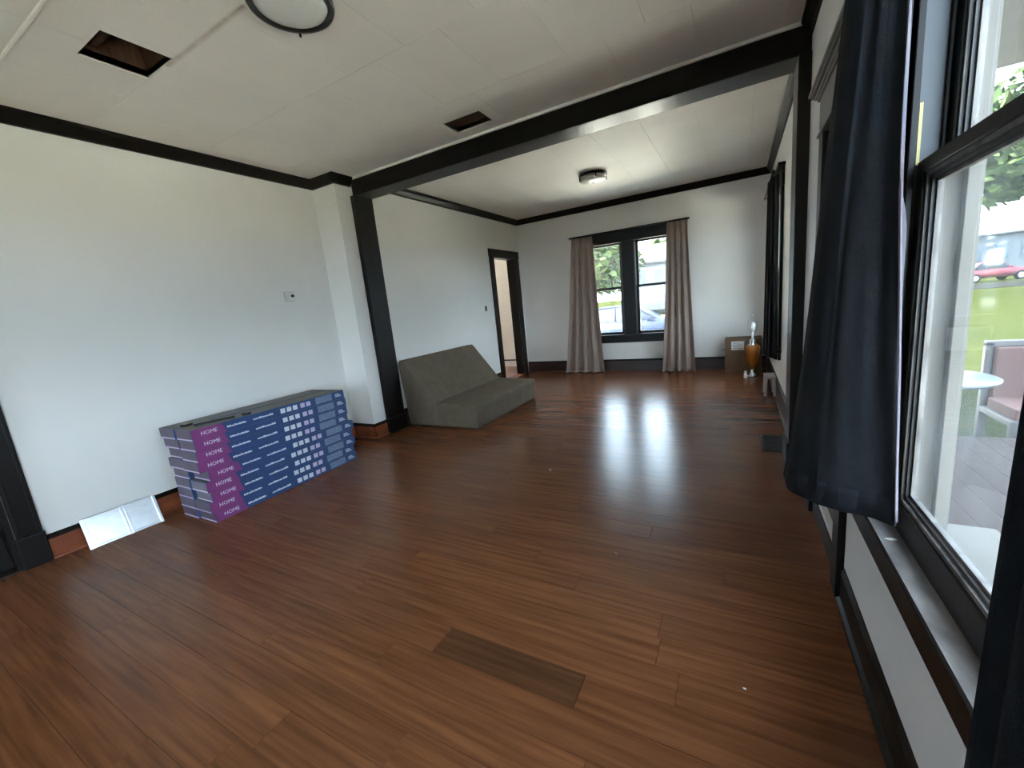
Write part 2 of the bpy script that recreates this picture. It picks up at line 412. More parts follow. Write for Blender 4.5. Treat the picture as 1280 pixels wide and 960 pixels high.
baseb('baseboard_left_far', 'x', LW2, 1, 3.40, 5.745, .197, 'dark baseboard behind the sofa', 'dark2')
baseb('baseboard_far', 'y', FWL, -1, LW2, RW2, .197, 'dark mahogany baseboard under the double window', 'dark2')
baseb('baseboard_right_far', 'x', RW2, -1, 3.40, FWL, .197, 'baseboard along the far right wall', 'dark2')
baseb('baseboard_right', 'x', RW, -1, BACK, 1.80, .138, 'dark baseboard below the worn window sill', 'dark', t=.012)
baseb('baseboard_right_near', 'x', RW, -1, 2.63, 3.16, .138, 'short dark baseboard between doorway and pilaster', 'dark', t=.012)

# ------------------------------------------------------------------ doors
d = thing('door_1', 'doorway with black casing and plinth blocks beside flooring cartons', 'doorway', (LW, .05, 0), kind='structure')
for y0, y1 in ((.50, .61), (-.51, -.40)):
    c = part('casing', bx(LW, LW+.022, y0, y1, .195, 2.06, bev=.003), 'dark', d)
    part('plinth', bx(LW, LW+.032, y0-.006, y1+.006, 0, .195, bev=.004), 'dark', d)
    part('casing_bead', bx(LW+.022, LW+.032, y0+.008, y0+.022, .195, 2.06, bev=.003), 'dark', d)
    part('casing_bead', bx(LW+.022, LW+.030, y1-.022, y1-.008, .195, 2.06, bev=.003), 'dark', d)
part('head_casing', bx(LW, LW+.022, -.53, .63, 2.06, 2.20, bev=.003), 'dark', d)
for y0, y1 in ((.475, .50), (-.40, -.375)): part('jamb', bx(LW-.14, LW, y0, y1, 0, 2.06), 'dark', d)
part('threshold', bx(LW-.14, LW+.004, -.40, .50, -.006, .006, bev=.002), 'dark', d)
part('door_leaf', bx(LW-.13, LW-.09, -.375, .475, .008, 2.05, bev=.003), 'dark', d)
for z0, z1 in ((.25, .95), (1.10, 1.90)):
    for y0, y1 in ((-.27, 0), (.10, .37)):
        part('door_panel', bx(LW-.092, LW-.082, y0, y1, z0, z1, bev=.004), 'dark2', d)

tag(obj('floor_closet', bx(LW-1.0, LW-.1, -.8, .9, -.08, -.004), 'sub'), 'dark floor behind the closed left door', 'floor', kind='structure')
wall('wall_closet', 'x', LW-1.0, -.1, -.8, .9, -.05, TOP, [], 'closet wall behind the closed left door')
wall('wall_closet_side', 'y', .9, .1, LW-1.1, LW-.1, -.05, TOP, [], 'closet side wall behind the flooring cartons')
wall('wall_closet_back', 'y', -.8, -.1, LW-1.1, LW-.1, -.05, TOP, [], 'closet side wall away from the cartons')
d = thing('door_2', 'open doorway with black casing at the far end of the sofa wall', 'doorway', (LW2, 6.23, 0), kind='structure')
for y0, y1 in ((5.75, 5.87), (6.60, 6.72)):
    part('casing', bx(LW2, LW2+.022, y0, y1, 0, 2.05, bev=.003), 'dark', d)
part('head_casing', bx(LW2, LW2+.026, 5.74, 6.73, 2.04, 2.155, bev=.003), 'dark', d)
for y0, y1 in ((5.86, 5.872), (6.588, 6.60)): part('jamb', bx(LW2-.15, LW2, y0, y1, 0, 2.04), 'dark', d)
part('head_jamb', bx(LW2-.15, LW2, 5.86, 6.60, 2.028, 2.04), 'dark', d)
part('threshold', bx(LW2-.15, LW2, 5.872, 6.588, -.006, .004), 'base', d)
# the hall behind it
hx0, hx1, hy0, hy1 = -5.3, LW2-.15, 4.2, 9.0
tag(obj('floor_hall', bx(hx0, hx1, hy0, hy1, -.08, 0), 'plank'), 'brown floor of the hall beyond the far doorway', 'floor', kind='structure')
tag(obj('ceiling_hall', bx(hx0-.1, hx1, hy0-.1, hy1+.1, CF, CF+.03), 'tile'), 'ceiling of the hall beyond the far doorway', 'ceiling', kind='structure')
wall('wall_hall_left', 'x', hx0, -.1, hy0, hy1, 0, TOP, [(7.75, 8.75, .8, 2.1)], 'white wall of the hall beyond the far doorway')
wall('wall_hall_near', 'y', hy0, -.1, hx0, hx1, 0, TOP, [], 'near end wall of the hall')
wall('wall_hall_far', 'y', 7.55, .1, hx0+.9, hx1+.02, 0, TOP, [], 'white partition seen through the far doorway')
wall('wall_hall_end', 'y', hy1, .1, hx0, hx1+.1, 0, TOP, [(-4.9, -4.0, .8, 2.1)], 'far end wall of the hall')
wall('wall_hall_right', 'x', hx1, .1, FWL+.1, hy1, 0, TOP, [], 'right wall of the hall past the far doorway')
baseb('baseboard_hall', 'y', 7.55, -1, hx0+.9, hx1, .14, 'white baseboard with dark cap in the hall', 'white')

d = thing('door_3', 'dark door with moulded head casing behind the black curtain', 'door', (RW, 2.2, 0), kind='structure')
X0, X1 = .335, RW
for y0, y1 in ((1.81, 1.91), (2.52, 2.62)):
    part('casing', bx(X0, X1, y0, y1, 0, 1.93, bev=.003), 'dark', d)
part('frieze', bx(X0, X1, 1.80, 2.625, 1.90, 2.05, bev=.002), 'worn', d)
part('casing_bead', bx(X0-.008, X1, 1.79, 2.635, 1.885, 1.90, bev=.003), 'dark', d)
for i, (dx, z0, z1) in enumerate(((.008, 2.05, 2.065), (.016, 2.068, 2.082), (.026, 2.085, 2.10), (.034, 2.102, 2.118))):
    part('cornice_step', bx(X0-dx, X1, 1.80-dx*2.4, 2.625+dx*3.4, z0, z1, bev=.003), 'dark' if i % 2 == 0 else 'worn', d)
leaf = part('door_leaf', bx(RW+.02, RW+.06, 1.915, 2.515, .012, 1.925, bev=.003), 'dark2', d)
for z0, z1 in ((.22, .88), (1.02, 1.80)):
    for y0, y1 in ((1.99, 2.19), (2.25, 2.44)):
        part('door_panel', bx(RW+.014, RW+.022, y0, y1, z0, z1, bev=.004), 'dark2', leaf)
part('bottom_strip', bx(RW-.004, RW+.02, 1.92, 2.51, .115, .142, bev=.002), 'white', leaf)
part('kick_board', bx(RW-.008, RW+.02, 1.92, 2.51, .006, .112, bev=.002), 'dark', leaf)
part('knob', cyl(B(), (RW-.045, 2.46, .95), (RW+.02, 2.46, .95), .022), 'black', d, True)

# ------------------------------------------------------------------ windows
def pane(name, bm, parent): return part(name, bm, 'glass', parent)
# far double window
wn = thing('window_1', 'dark framed double window between the taupe curtains', 'window', (-1.52, FWL, .6), kind='structure')
Y0 = FWL-.022
part('casing', bx(-2.36, -2.24, Y0, FWL, .60, 2.06, bev=.003), 'dark', wn)
part('casing', bx(-.80, -.68, Y0, FWL, .60, 2.06, bev=.003), 'dark', wn)
part('head_casing', bx(-2.40, -.65, Y0-.004, FWL, 2.05, 2.232, bev=.003), 'dark', wn)
part('mullion', bx(-1.63, -1.41, Y0, FWL+.02, .60, 2.06, bev=.003), 'dark', wn)
part('mullion_bead', bx(-1.63, -1.612, Y0-.006, Y0, .60, 2.05, bev=.002), 'worn', wn)
part('mullion_bead', bx(-1.428, -1.41, Y0-.006, Y0, .60, 2.05, bev=.002), 'worn', wn)
part('stool', bx(-2.42, -.62, FWL-.075, FWL+.10, .585, .612, bev=.005), 'dark', wn)
part('apron', bx(-2.36, -.68, Y0, FWL, .475, .585, bev=.003), 'dark', wn)
for xa, xb in ((-2.24, -1.63), (-1.41, -.80)):
    for z0, z1, yy in ((.60, 1.375, FWL+.03), (1.335, 2.06, FWL+.07)):
        s = part('sash', bx(xa, xa+.035, yy, yy+.035, z0, z1), 'dark', wn)
        bm = B(); box(bm, xb-.035, xb, yy, yy+.035, z0, z1); part('stile', bm, 'dark', s)
        bm = B(); box(bm, xa, xb, yy, yy+.035, z0, z0+(.05 if z0 < 1 else .035)); part('bottom_rail', bm, 'dark', s)
        bm = B(); box(bm, xa, xb, yy, yy+.035, z1-.035, z1); part('top_rail', bm, 'dark', s)
        pane('pane', bx(xa+.03, xb-.03, yy+.015, yy+.019, z0+.03, z1-.03), s)
    part('jamb', bx(xa-.012, xa, FWL, FWL+.16, .60, 2.06), 'offwhite', wn)
    part('jamb', bx(xb, xb+.012, FWL, FWL+.16, .60, 2.06), 'offwhite', wn)
    part('outer_sill', bx(xa, xb, FWL+.09, FWL+.22, .575, .60), 'offwhite', wn)

# near right window
wn = thing('window_2', 'near window with worn dark sash and chipped grey sill', 'window', (RW, .9, .5), kind='structure')
YA, YB = .43, 1.405
for y0, y1 in ((YB, YB+.115), (YA-.12, YA)):
    part('casing', bx(.342, RW, y0, y1, .555, 2.12, bev=.003), 'dark', wn)
    part('casing_bead', bx(.335, .343, y0+.012, y0+.03, .555, 2.12, bev=.003), 'worn', wn)
    part('casing_bead', bx(.335, .343, y1-.03, y1-.012, .555, 2.12, bev=.003), 'dark', wn)
part('head_casing', bx(.338, RW, YA-.14, YB+.14, 2.12, 2.26, bev=.003), 'dark', wn)
part('stool', bx(.326, .408, YA-.17, 1.545, .533, .556, bev=.003), 'sill', wn)
part('stool_edge', bx(.319, .3275, YA-.17, 1.545, .488, .556, bev=.003), 'dark', wn)
part('apron', bx(.338, RW, YA-.15, 1.525, .488, .533, bev=.002), 'dark', wn)
for y0, y1, s in ((YB, YB+.012, -1), (YA-.012, YA, 1)):
    part('jamb', bx(.344, .412, y0, y1, .556, 2.12), 'greyjamb', wn)
    part('outer_jamb', bx(.412, .490, y0, y1, .54, 2.12), 'offwhite', wn)
    yy = YB if s < 0 else YA
    a, b_ = sorted((yy, yy+s*.012)); part('inner_stop', bx(.352, .366, a, b_, .556, 2.12, bev=.002), 'dark', wn)
    part('parting_bead', bx(.409, .416, a, b_, .556, 2.12, bev=.002), 'black', wn)
    a, b_ = sorted((yy, yy+s*.022)); part('blind_stop', bx(.455, .478, a, b_, .55, 2.12, bev=.002), 'offwhite', wn)
part('yellow_weatherstrip', bx(.368, .374, YB-.006, YB+.002, 1.48, 1.615), 'brass', wn)['label'] = 'yellow weatherstrip stub in the sash track'
part('head_jamb', bx(.344, .490, YA, YB, 2.108, 2.12), 'greyjamb', wn)
part('outer_sill', bx(.412, .60, YA-.05, YB+.05, .50, .545, bev=.004), 'offwhite', wn)
def big_sash(xf, z0, z1, rb, rt):
    s = part('sash', bx(xf, xf+.034, YB-.042, YB-.003, z0, z1, bev=.002), 'dark', wn)
    part('stile', bx(xf, xf+.034, YA+.003, YA+.042, z0, z1, bev=.002), 'dark', s)
    part('bottom_rail', bx(xf, xf+.034, YA+.04, YB-.04, z0, z0+rb, bev=.002), 'dark', s)
    part('top_rail', bx(xf, xf+.034, YA+.04, YB-.04, z1-rt, z1, bev=.002), 'dark', s)
    # stepped glazing moulding around the glass, worn to grey
    for k, (dx, wd) in enumerate(((.005, .010), (.012, .019), (.019, .027))):
        zz0, zz1 = z0+rb, z1-rt; ya, yb = YA+.042, YB-.042
        mm = 'wornlight' if k != 1 else 'worn'
        part('glazing_bead', bx(xf+dx, xf+.03, yb-wd, yb, zz0, zz1), mm, s)
        part('glazing_bead', bx(xf+dx, xf+.03, ya, ya+wd, zz0, zz1), mm, s)
        part('glazing_bead', bx(xf+dx, xf+.03, ya, yb, zz0, zz0+wd), mm, s)
        part('glazing_bead', bx(xf+dx, xf+.03, ya, yb, zz1-wd, zz1), mm, s)
    part('pane', bx(xf+.023, xf+.026, YA+.04, YB-.04, z0+rb-.004, z1-rt+.004), 'glass', s)
big_sash(.373, .558, 1.486, .082, .030)
big_sash(.417, 1.456, 2.106, .030, .05)
part('lock', bx(.366, .417, .88, .94, 1.486, 1.504, bev=.004), 'brass', wn)

# far right window behind the black curtain, opening widened to light the far room
wn = thing('window_3', 'dark framed window, widened for daylight, hidden behind the far black curtain', 'window', (RW2, 5.28, .5), kind='structure')
for y0, y1 in ((4.88, 5.00), (6.10, 6.22)): part('casing', bx(RW2-.024, RW2, y0, y1, .55, 2.11, bev=.003), 'dark', wn)
part('head_casing', bx(RW2-.024, RW2, 4.86, 6.24, 2.10, 2.26, bev=.003), 'dark', wn)
part('cornice', bx(RW2-.06, RW2, 4.80, 6.28, 2.26, 2.29, bev=.004), 'dark', wn)
part('stool', bx(RW2-.055, RW2+.06, 4.83, 6.27, .525, .552, bev=.004), 'dark', wn)
part('apron', bx(RW2-.022, RW2, 4.88, 6.22, .44, .525, bev=.003), 'dark', wn)
for z0, z1, xx in ((.552, 1.36, RW2+.03), (1.32, 2.10, RW2+.07)):
    s = part('sash', bx(xx, xx+.035, 5.00, 5.045, z0, z1), 'dark', wn)
    part('stile', bx(xx, xx+.035, 6.055, 6.10, z0, z1), 'dark', s)
    part('rail', bx(xx, xx+.035, 5.00, 6.10, z0, z0+.045), 'dark', s); part('rail', bx(xx, xx+.035, 5.00, 6.10, z1-.04, z1), 'dark', s)
    pane('pane', bx(xx+.015, xx+.019, 5.03, 6.07, z0+.03, z1-.03), s)
# unseen windows added behind the viewer to let in extra daylight
def plain_window(name, axis, pos, u0, u1, z0, z1, n, label, s):
    wn = thing(name, label, 'window', kind='structure', loc=(0, 0, 0))
    def P(nm, a0, a1, c0, c1, d0, d1, mm):
        lo, hi = sorted((pos+s*d0, pos+s*d1))
        part(nm, bx(lo, hi, a0, a1, c0, c1) if axis == 'x' else bx(a0, a1, lo, hi, c0, c1), mm, wn)
    P('casing', u0-.1, u0, z0, z1, -.022, 0, 'dark'); P('casing', u1, u1+.1, z0, z1, -.022, 0, 'dark')
    P('head_casing', u0-.1, u1+.1, z1, z1+.1, -.022, 0, 'dark'); P('stool', u0-.12, u1+.12, z0-.03, z0, -.06, .05, 'dark')
    wd = (u1-u0)/n
    for i in range(n):
        a, b_ = u0+i*wd, u0+(i+1)*wd
        P('stile', a, a+.03, z0, z1, .03, .065, 'dark'); P('stile', b_-.03, b_, z0, z1, .03, .065, 'dark')
        P('rail', a, b_, z0, z0+.04, .03, .065, 'dark'); P('rail', a, b_, z1-.04, z1, .03, .065, 'dark')
        P('pane', a+.02, b_-.02, z0+.02, z1-.02, .046, .05, 'glass')
plain_window('added_window_4', 'x', RW, -2.1, -.5, .55, 2.2, 2, 'wide window added for daylight in the right wall at the back of the room', 1)
plain_window('added_window_5', 'y', BACK, -3.3, -2.3, .60, 2.2, 1, 'single window added for daylight in the back wall', -1)

# ------------------------------------------------------------------ curtains
def spline(pts, n):
    P = [Vector(p) for p in pts]; P = [2*P[0]-P[1]]+P+[2*P[-1]-P[-2]]
    out = []; segs = len(P)-3
    for i in range(n):
        t = i/(n-1)*segs; k = min(int(t), segs-1); u = t-k
        a, b_, c, d = P[k:k+4]
        out.append(.5*((2*b_)+(-a+c)*u+(2*a-5*b_+4*c-d)*u*u+(-a+3*b_-3*c+d)*u**3))
    return out
def cloth(top, bot, z0, z1, nx=60, nz=24, thick=.004, wob=.004, zhem=None, seed=0):
    """sheet between two plan curves (lists of xy), top at z1 and bottom at z0, with thickness"""
    T = spline(top, nx); Bt = spline(bot, nx)
    bm = B(); g = []
    for j in range(nz+1):
        t = j/nz; tt = t**.85; rowv = []
        for i in range(nx):
            p = Bt[i].lerp(T[i], tt)
            q = noise.noise(Vector((i*.13+seed, t*3.1, seed)))*wob
            h = zhem[int(i/(nx-1)*(len(zhem)-1))] if zhem else 0
            rowv.append(bm.verts.new((p.x+q, p.y+q*.7, z0+(z1-z0)*t + h*(1-t))))
        g.append(rowv)
    for j in range(nz):
        for i in range(nx-1): bm.faces.new((g[j][i], g[j][i+1], g[j+1][i+1], g[j+1][i]))
    bmesh.ops.recalc_face_normals(bm, faces=bm.faces)
    bmesh.ops.solidify(bm, geom=list(bm.faces), thickness=thick)
    return bm
def rod(bm, p0, p1, r=.009): return cyl(bm, p0, p1, r, n=12)

# taupe pair on the far window
def pleats(x0, x1, y, amp, n, ph=0):
    return [(x0+(x1-x0)*i/(n*2), y+amp*(1 if i % 2 else -1)*(.75+.25*math.sin(i*2.3+ph))) for i in range(n*2+1)]
RY = 6.70
for (a0, a1, b0, b1, ph, lab) in ((-2.385, -2.035, -2.63, -1.945, 0, 'taupe pleated curtain on the door side of the double window'),
                                  (-.915, -.645, -1.03, -.555, 1.3, 'taupe pleated curtain on the cardboard box side of the double window')):
    t = thing('curtain', lab, 'curtain', ((b0+b1)/2, RY, .02), group='taupe curtains on the double window')
    part('panel', cloth(pleats(a0, a1, RY-.005, .024, 4, ph), pleats(b0, b1, RY-.035, .050, 4, ph), .012, 2.205, 90, 26, seed=ph), 'taupe', t, True)
    part('hem', cloth(pleats(b0, b1, RY-.036, .051, 4, ph), pleats(b0, b1, RY-.036, .051, 4, ph), .010, .05, 90, 2, thick=.007, wob=0), 'taupe', t, True)
t = thing('curtain_rod', 'thin dark rod carrying the taupe curtains', 'curtain rod', (-1.53, RY, 2.215))
part('tube', rod(B(), (-2.42, RY, 2.221), (-.63, RY, 2.221), .012), 'black', t, True)
for x in (-2.42, -.63):
    part('finial', lathe(B(), [(.004, -.016), (.014, -.008), (.017, 0), (.014, .008), (.004, .016)], (x, RY, 2.218), 12), 'black', t, True)
for x in (-2.36, -.69):
    part('bracket', bx(x-.008, x+.008, RY, FWL-.026, 2.212, 2.224), 'black', t)

# black curtain of the near window, far side (bunched, flaring to the hem)
bot = [(.305, 1.118), (.272, 1.148), (.226, 1.160), (.176, 1.186), (.160, 1.205), (.123, 1.250), (.118, 1.31), (.125, 1.372), (.17, 1.40), (.22, 1.37), (.27, 1.41), (.30, 1.38)]
top = [(.268, 1.195), (.262, 1.206), (.256, 1.204), (.248, 1.216), (.240, 1.212), (.232, 1.225), (.226, 1.24), (.224, 1.265), (.234, 1.285), (.244, 1.275), (.256, 1.295), (.266, 1.285)]
t = thing('curtain', 'heavy black denim-like curtain with white lining edge beside near window', 'curtain', (.22, 1.25, .7), group='black curtains on the right wall')
pn = part('panel', cloth(top, bot, .690, 2.23, 110, 34, wob=.006, seed=3), 'blackcloth', t, True)
lin_b = [(.3048, 1.1155), (.3054, 1.117), (.306, 1.118)]; lin_t = [(.268, 1.191), (.272, 1.193), (.276, 1.196)]
part('lining_edge', cloth(lin_t, lin_b, .695, 2.23, 6, 46, thick=.002, wob=.012, seed=9), 'liner', t, True)
part('hem_band', cloth([tuple(Vector(b_).lerp(Vector(a), .06)*1.0) for a, b_ in zip(top, bot)], bot, .684, .745, 110, 3, thick=.008, wob=0, seed=3), 'blackcloth', t, True)
# near side panel
def zig(y0, y1, x, amp, n): return [(x+amp*(1 if i % 2 else -1), y0+(y1-y0)*i/(n*2)) for i in range(n*2+1)]
t = thing('curtain', 'black curtain gathered on the viewer side of the near window', 'curtain', (.28, .58, .5), group='black curtains on the right wall')
part('panel', cloth(zig(.38, .575, .275, .014, 4), zig(.40, .655, .283, .016, 4), .46, 2.23, 70, 20, seed=5), 'blackcloth', t, True)
t = thing('curtain_rod', 'black rod above the near window', 'curtain rod', (.25, .9, 2.24))
part('tube', rod(B(), (.25, .30, 2.245), (.25, 1.50, 2.245), .010), 'black', t, True)
for y in (.34, 1.45): part('bracket', bx(.25, .334, y-.008, y+.008, 2.225, 2.235), 'black', t)
for y in (.30, 1.50): part('finial', lathe(B(), [(.004, -.018), (.016, -.008), (.019, 0), (.016, .008), (.004, .018)], (.25, y, 2.245), 12), 'black', t, True)
# far right window panel, bunched aside to let daylight in
t = thing('curtain', 'long black curtain bunched at the near edge of the far right window', 'curtain', (.28, 5.1, .45), group='black curtains on the right wall')
part('panel', cloth([(.33, 4.86), (.31, 4.90), (.30, 4.98), (.285, 4.96), (.28, 5.06), (.27, 5.05), (.268, 5.16), (.258, 5.15), (.258, 5.26), (.27, 5.30), (.29, 5.28), (.31, 5.34)], [(.335, 4.80), (.312, 4.86), (.296, 4.95), (.280, 4.93), (.270, 5.05), (.255, 5.04), (.248, 5.17), (.236, 5.18), (.238, 5.30), (.26, 5.36), (.28, 5.32), (.31, 5.40)], .46, 2.205, 120, 20, seed=8), 'blackcloth', t, True)
t = thing('curtain_rod', 'black rod above the far right window', 'curtain rod', (.3, 5.4, 2.2))
part('tube', rod(B(), (.28, 4.76, 2.217), (.28, 6.30, 2.217), .010), 'black', t, True)
for y in (4.82, 6.24): part('bracket', bx(.28, RW2-.002, y-.008, y+.008, 2.21, 2.22), 'black', t)

# ------------------------------------------------------------------ sofa
sx = thing('sofa', 'low armless grey-brown fabric floor sofa beside dark pilaster', 'sofa', (-2.885, 4.16, 0), rz=.0)
ya, yb = -.71, .71      # along the wall
def slab(prof, y0, y1, bev=.03):
    bm = B(); prism(bm, prof, 'y', y0, y1)
    bmesh.ops.recalc_face_normals(bm, faces=bm.faces)
    bmesh.ops.bevel(bm, geom=list(bm.edges), offset=bev, segments=3, affect='EDGES', profile=.6)
    return bm
o = obj('backrest', slab([(-.47, .012), (-.522, .70), (-.505, .765), (-.42, .765), (-.03, .275), (-.02, .012)], ya, yb, .026), 'sofa', sx, True)
o = obj('seat', slab([(-.16, .012), (-.16, .20), (-.06, .283), (.49, .268), (.505, .235), (.485, .012)], ya+.001, yb+.001, .016), 'sofa', sx, True)
bm = B()
for y in (ya+.012, yb-.012): pass
def welt(pts, r=.006):
    bm = B()
    for a, b_ in zip(pts, pts[1:]): cyl(bm, a, b_, r, n=6)
    return bm
obj('piping', welt([(.482, ya+.02, .262), (.482, yb-.02, .262)]), 'sofa', sx, True)
obj('piping', welt([(-.43, ya+.02, .762), (-.43, yb-.02, .762)]), 'sofa', sx, True)
obj('floor_strip', bx(-.45, .47, ya+.02, yb-.02, 0, .014), 'black', sx)

# ------------------------------------------------------------------ flooring cartons (two columns of nine)
BL, BW, BH = 1.205, .205, .0735
def text_mesh(s, size):
    cu = bpy.data.curves.new('lettering', 'FONT'); cu.body = s; cu.size = size; cu.extrude = .0004; cu.align_x = 'CENTER'; cu.align_y = 'CENTER'
    cu.resolution_u = 2
    o = bpy.data.objects.new('t', cu); C.objects.link(o)
    dg = bpy.context.evaluated_depsgraph_get(); me = bpy.data.meshes.new_from_object(o.evaluated_get(dg))
    bpy.data.objects.remove(o); me.materials.clear(); me.materials.append(M['ink'])
    return me
word = text_mesh('HOME', .036)
# carton frame: x across (front face at +BW/2), y along the length, origin at bottom centre
def strip(y0, y1, z0, z1, t=.0006): return bx(BW/2, BW/2+t, y0, y1, z0, z1)
proto_mesh = {}
def mk(name, bm, mm):
    bmesh.ops.recalc_face_normals(bm, faces=bm.faces)
    me = bpy.data.meshes.new(name); bm.to_mesh(me); bm.free(); me.materials.append(M[mm]); return me
hl = BL/2
proto_mesh['body'] = mk('carton_body', box(B(), -BW/2, BW/2, -hl, hl, .0005, BH-.0005, bev=.002), 'navy')
proto_mesh['top_flap'] = mk('carton_top', box(B(), -BW/2+.003, BW/2-.003, -hl+.003, hl-.003, BH-.0008, BH-.0002), 'boxtop')
proto_mesh['end_flap'] = mk('carton_end', box(B(), -BW/2+.002, BW/2-.002, -hl-.0008, -hl+.0005, .012, BH-.004), 'boxend')
bm = B(); box(bm, -BW/2+.002, BW/2-.002, -hl-.0012, -hl+.0005, .003, .0115); proto_mesh['end_stripe'] = mk('carton_stripe', bm, 'pinkink')
bm = strip(-hl+.001, -hl+.20, .001, BH-.001); 
# slanted right border of the magenta field
for v in bm.verts:
    if v.co.y > -hl+.1: v.co.y += (BH/2-v.co.z)*.35
proto_mesh['magenta_panel'] = mk('magenta_panel', bm, 'magenta')
front = [('magenta_panel', 'magenta_panel')]
for q, (y0, y1) in enumerate(((-.385, -.255), (-.205, -.055))):
    bm = B(); y = y0; rr = random.Random(3+q)
    while y < y1:
        wdt = rr.uniform(.008, .022); yy = min(y+wdt, y1)
        box(bm, BW/2, BW/2+.0012, y, yy, BH*.48-.006, BH*.48+rr.uniform(.003, .009)); y = yy+.003
    proto_mesh['text%d' % q] = mk('text_line', bm, 'ink'); front.append(('text_line', 'text%d' % q))
for k in range(5):
    y = .005+k*.052 + (.014 if k > 2 else 0)
    bm = B(); box(bm, BW/2, BW/2+.0012, y, y+.038, BH*.5-.018, BH*.5+.018)
    proto_mesh['icon%d' % k] = mk('icon', bm, 'ink' if k < 3 else 'pinkink'); front.append(('icon', 'icon%d' % k))
front += [('photo_panel', 'photo_panel'), ('code_print', 'code_print')]
bm = strip(.315, .475, .010, BH-.008, .0010)
proto_mesh['photo_panel'] = mk('photo_panel', bm, 'photo')
bm = B()
for k in range(3): box(bm, BW/2, BW/2+.0012, .51, .575-.012*k, BH*.35+k*.011, BH*.35+.005+k*.011)
proto_mesh['code_print'] = mk('code_print', bm, 'ink')
ordn = ['bottom', 'second', 'third', 'fourth', 'fifth', 'sixth', 'seventh', 'eighth', 'top']
shift = [.0, -.016, .004, -.010, .020, -.028, -.022, -.018, -.022]
for colm in range(2):
    for k in range(9):
        cx = -3.212 if colm == 0 else -3.430
        cx += random.uniform(-.004, .004)
        cy = 1.858 + (shift[k] if colm == 0 else random.uniform(-.02, .012)) - (0.0 if colm == 0 else .01)
        where = 'room side' if colm == 0 else 'wall side'
        lab = ('navy and magenta flooring carton, %s of the room-side pile' % ordn[k] + (' of nine' if k else ', lying on the floor')) if colm == 0 else ('flooring carton, %s of the pile against the baseboard' % ordn[k])
        t = thing('flooring_carton', lab, 'carton', (cx, cy, k*BH), group='stacked flooring cartons')
        t.rotation_euler = (0, 0, random.uniform(-.003, .003))
        names = [(q, q) for q in ('body', 'top_flap', 'end_flap', 'end_stripe')]
        if colm == 0: names += front
        for nme, key in names:
            o = bpy.data.objects.new(nme, proto_mesh[key]); C.objects.link(o); o.parent = t
        if colm == 0:
            o = bpy.data.objects.new('lettering', word); C.objects.link(o); o.parent = t
            o.matrix_local = Matrix(((0, 0, 1, BW/2+.0010), (1, 0, 0, -hl+.105), (0, 1, 0, BH*.5), (0, 0, 0, 1)))
# black strapping pieces lying on top of the pile
zt = 9*BH
for (x, y, l, wd, rz, lab) in ((-3.33, 1.31, .055, .05, .2, 'black plastic clip on the pile corner'), (-3.21, 1.43, .24, .03, 1.25, 'dark torn tape strip along the pile top'), (-3.16, 1.62, .05, .035, .5, 'black plastic clip midway on the carton pile')):
    bm = bx(-l/2, l/2, -wd/2, wd/2, 0, .016, bev=.003)
    o = obj('packing_clip' if 'clip' in lab else 'tape_strip', bm, 'black'); o.location = (x, y, zt); o.rotation_euler = (0, 0, rz)
    tag(o, lab, 'packing scrap')

# ------------------------------------------------------------------ silver register leaning on the baseboard
g0 = Vector((-3.60, .752, 0)); g1 = Vector((-3.575, 1.135, 0)); ln = (g1-g0).length
rg = thing('wall_register', 'shiny silver two-panel sheet metal register leaning on the baseboard', 'register', g0)
rg.rotation_euler = (0, 0, math.atan2(g1.y-g0.y, g1.x-g0.x))
lean = .075; hh = .185    # local x along, +y is towards the wall
def lslab(x0, x1, t0, t1, z0, z1):
    bm = B(); box(bm, x0, x1, t0, t1, z0, z1, bev=.002)
    for v in bm.verts: v.co.y += v.co.z/hh*lean
    return bm
obj('left_panel', lslab(.0, ln*.53, 0, .006, .004, hh), 'silver', rg)
obj('right_panel', lslab(ln*.53, ln, .004, .010, .004, hh), 'silver', rg)
obj('top_fold', lslab(0, ln, -.004, .012, hh-.012, hh), 'silver', rg)
for x, wd in ((.0, .022), (ln*.50, .014), (ln*.545, .012), (ln-.016, .016)):
    obj('rib', lslab(x, x+wd, -.010, .006, 0, hh+.003), 'silver', rg)
obj('bottom_fold', lslab(0, ln, -.006, .006, 0, .012), 'silver', rg)

# ------------------------------------------------------------------ thermostat, switch, floor vent
t = thing('thermostat', 'small white thermostat plate with black knob on left wall', 'thermostat', (LW, 2.51, 1.54))
part('plate', bx(LW, LW+.008, 2.462, 2.558, 1.492, 1.586, bev=.003), 'wall_shade_grey', t)
part('cover', bx(LW+.008, LW+.022, 2.478, 2.545, 1.506, 1.572, bev=.004), 'wall', t)
part('knob', cyl(B(), (LW+.02, 2.528, 1.545), (LW+.034, 2.528, 1.545), .013), 'black', t, True)
t = thing('light_switch', 'dark switch plate on the white wall beside the far doorway', 'switch', (LW2, 5.49, 1.24))
part('plate', bx(LW2, LW2+.006, 5.455, 5.525, 1.185, 1.30, bev=.002), 'wall', t)
part('toggle', bx(LW2+.004, LW2+.020, 5.474, 5.506, 1.205, 1.28, bev=.003), 'black', t)
t = thing('floor_vent', 'black metal floor register beside the right pilaster', 'floor vent', (.24, 3.58, 0))
part('frame', bx(.160, .325, 3.41, 3.79, 0, .004, bev=.001), 'black', t)
for k in range(12): part('slat', bx(.178, .307, 3.43+k*.029, 3.436+k*.029, .003, .0075), 'worn', t)

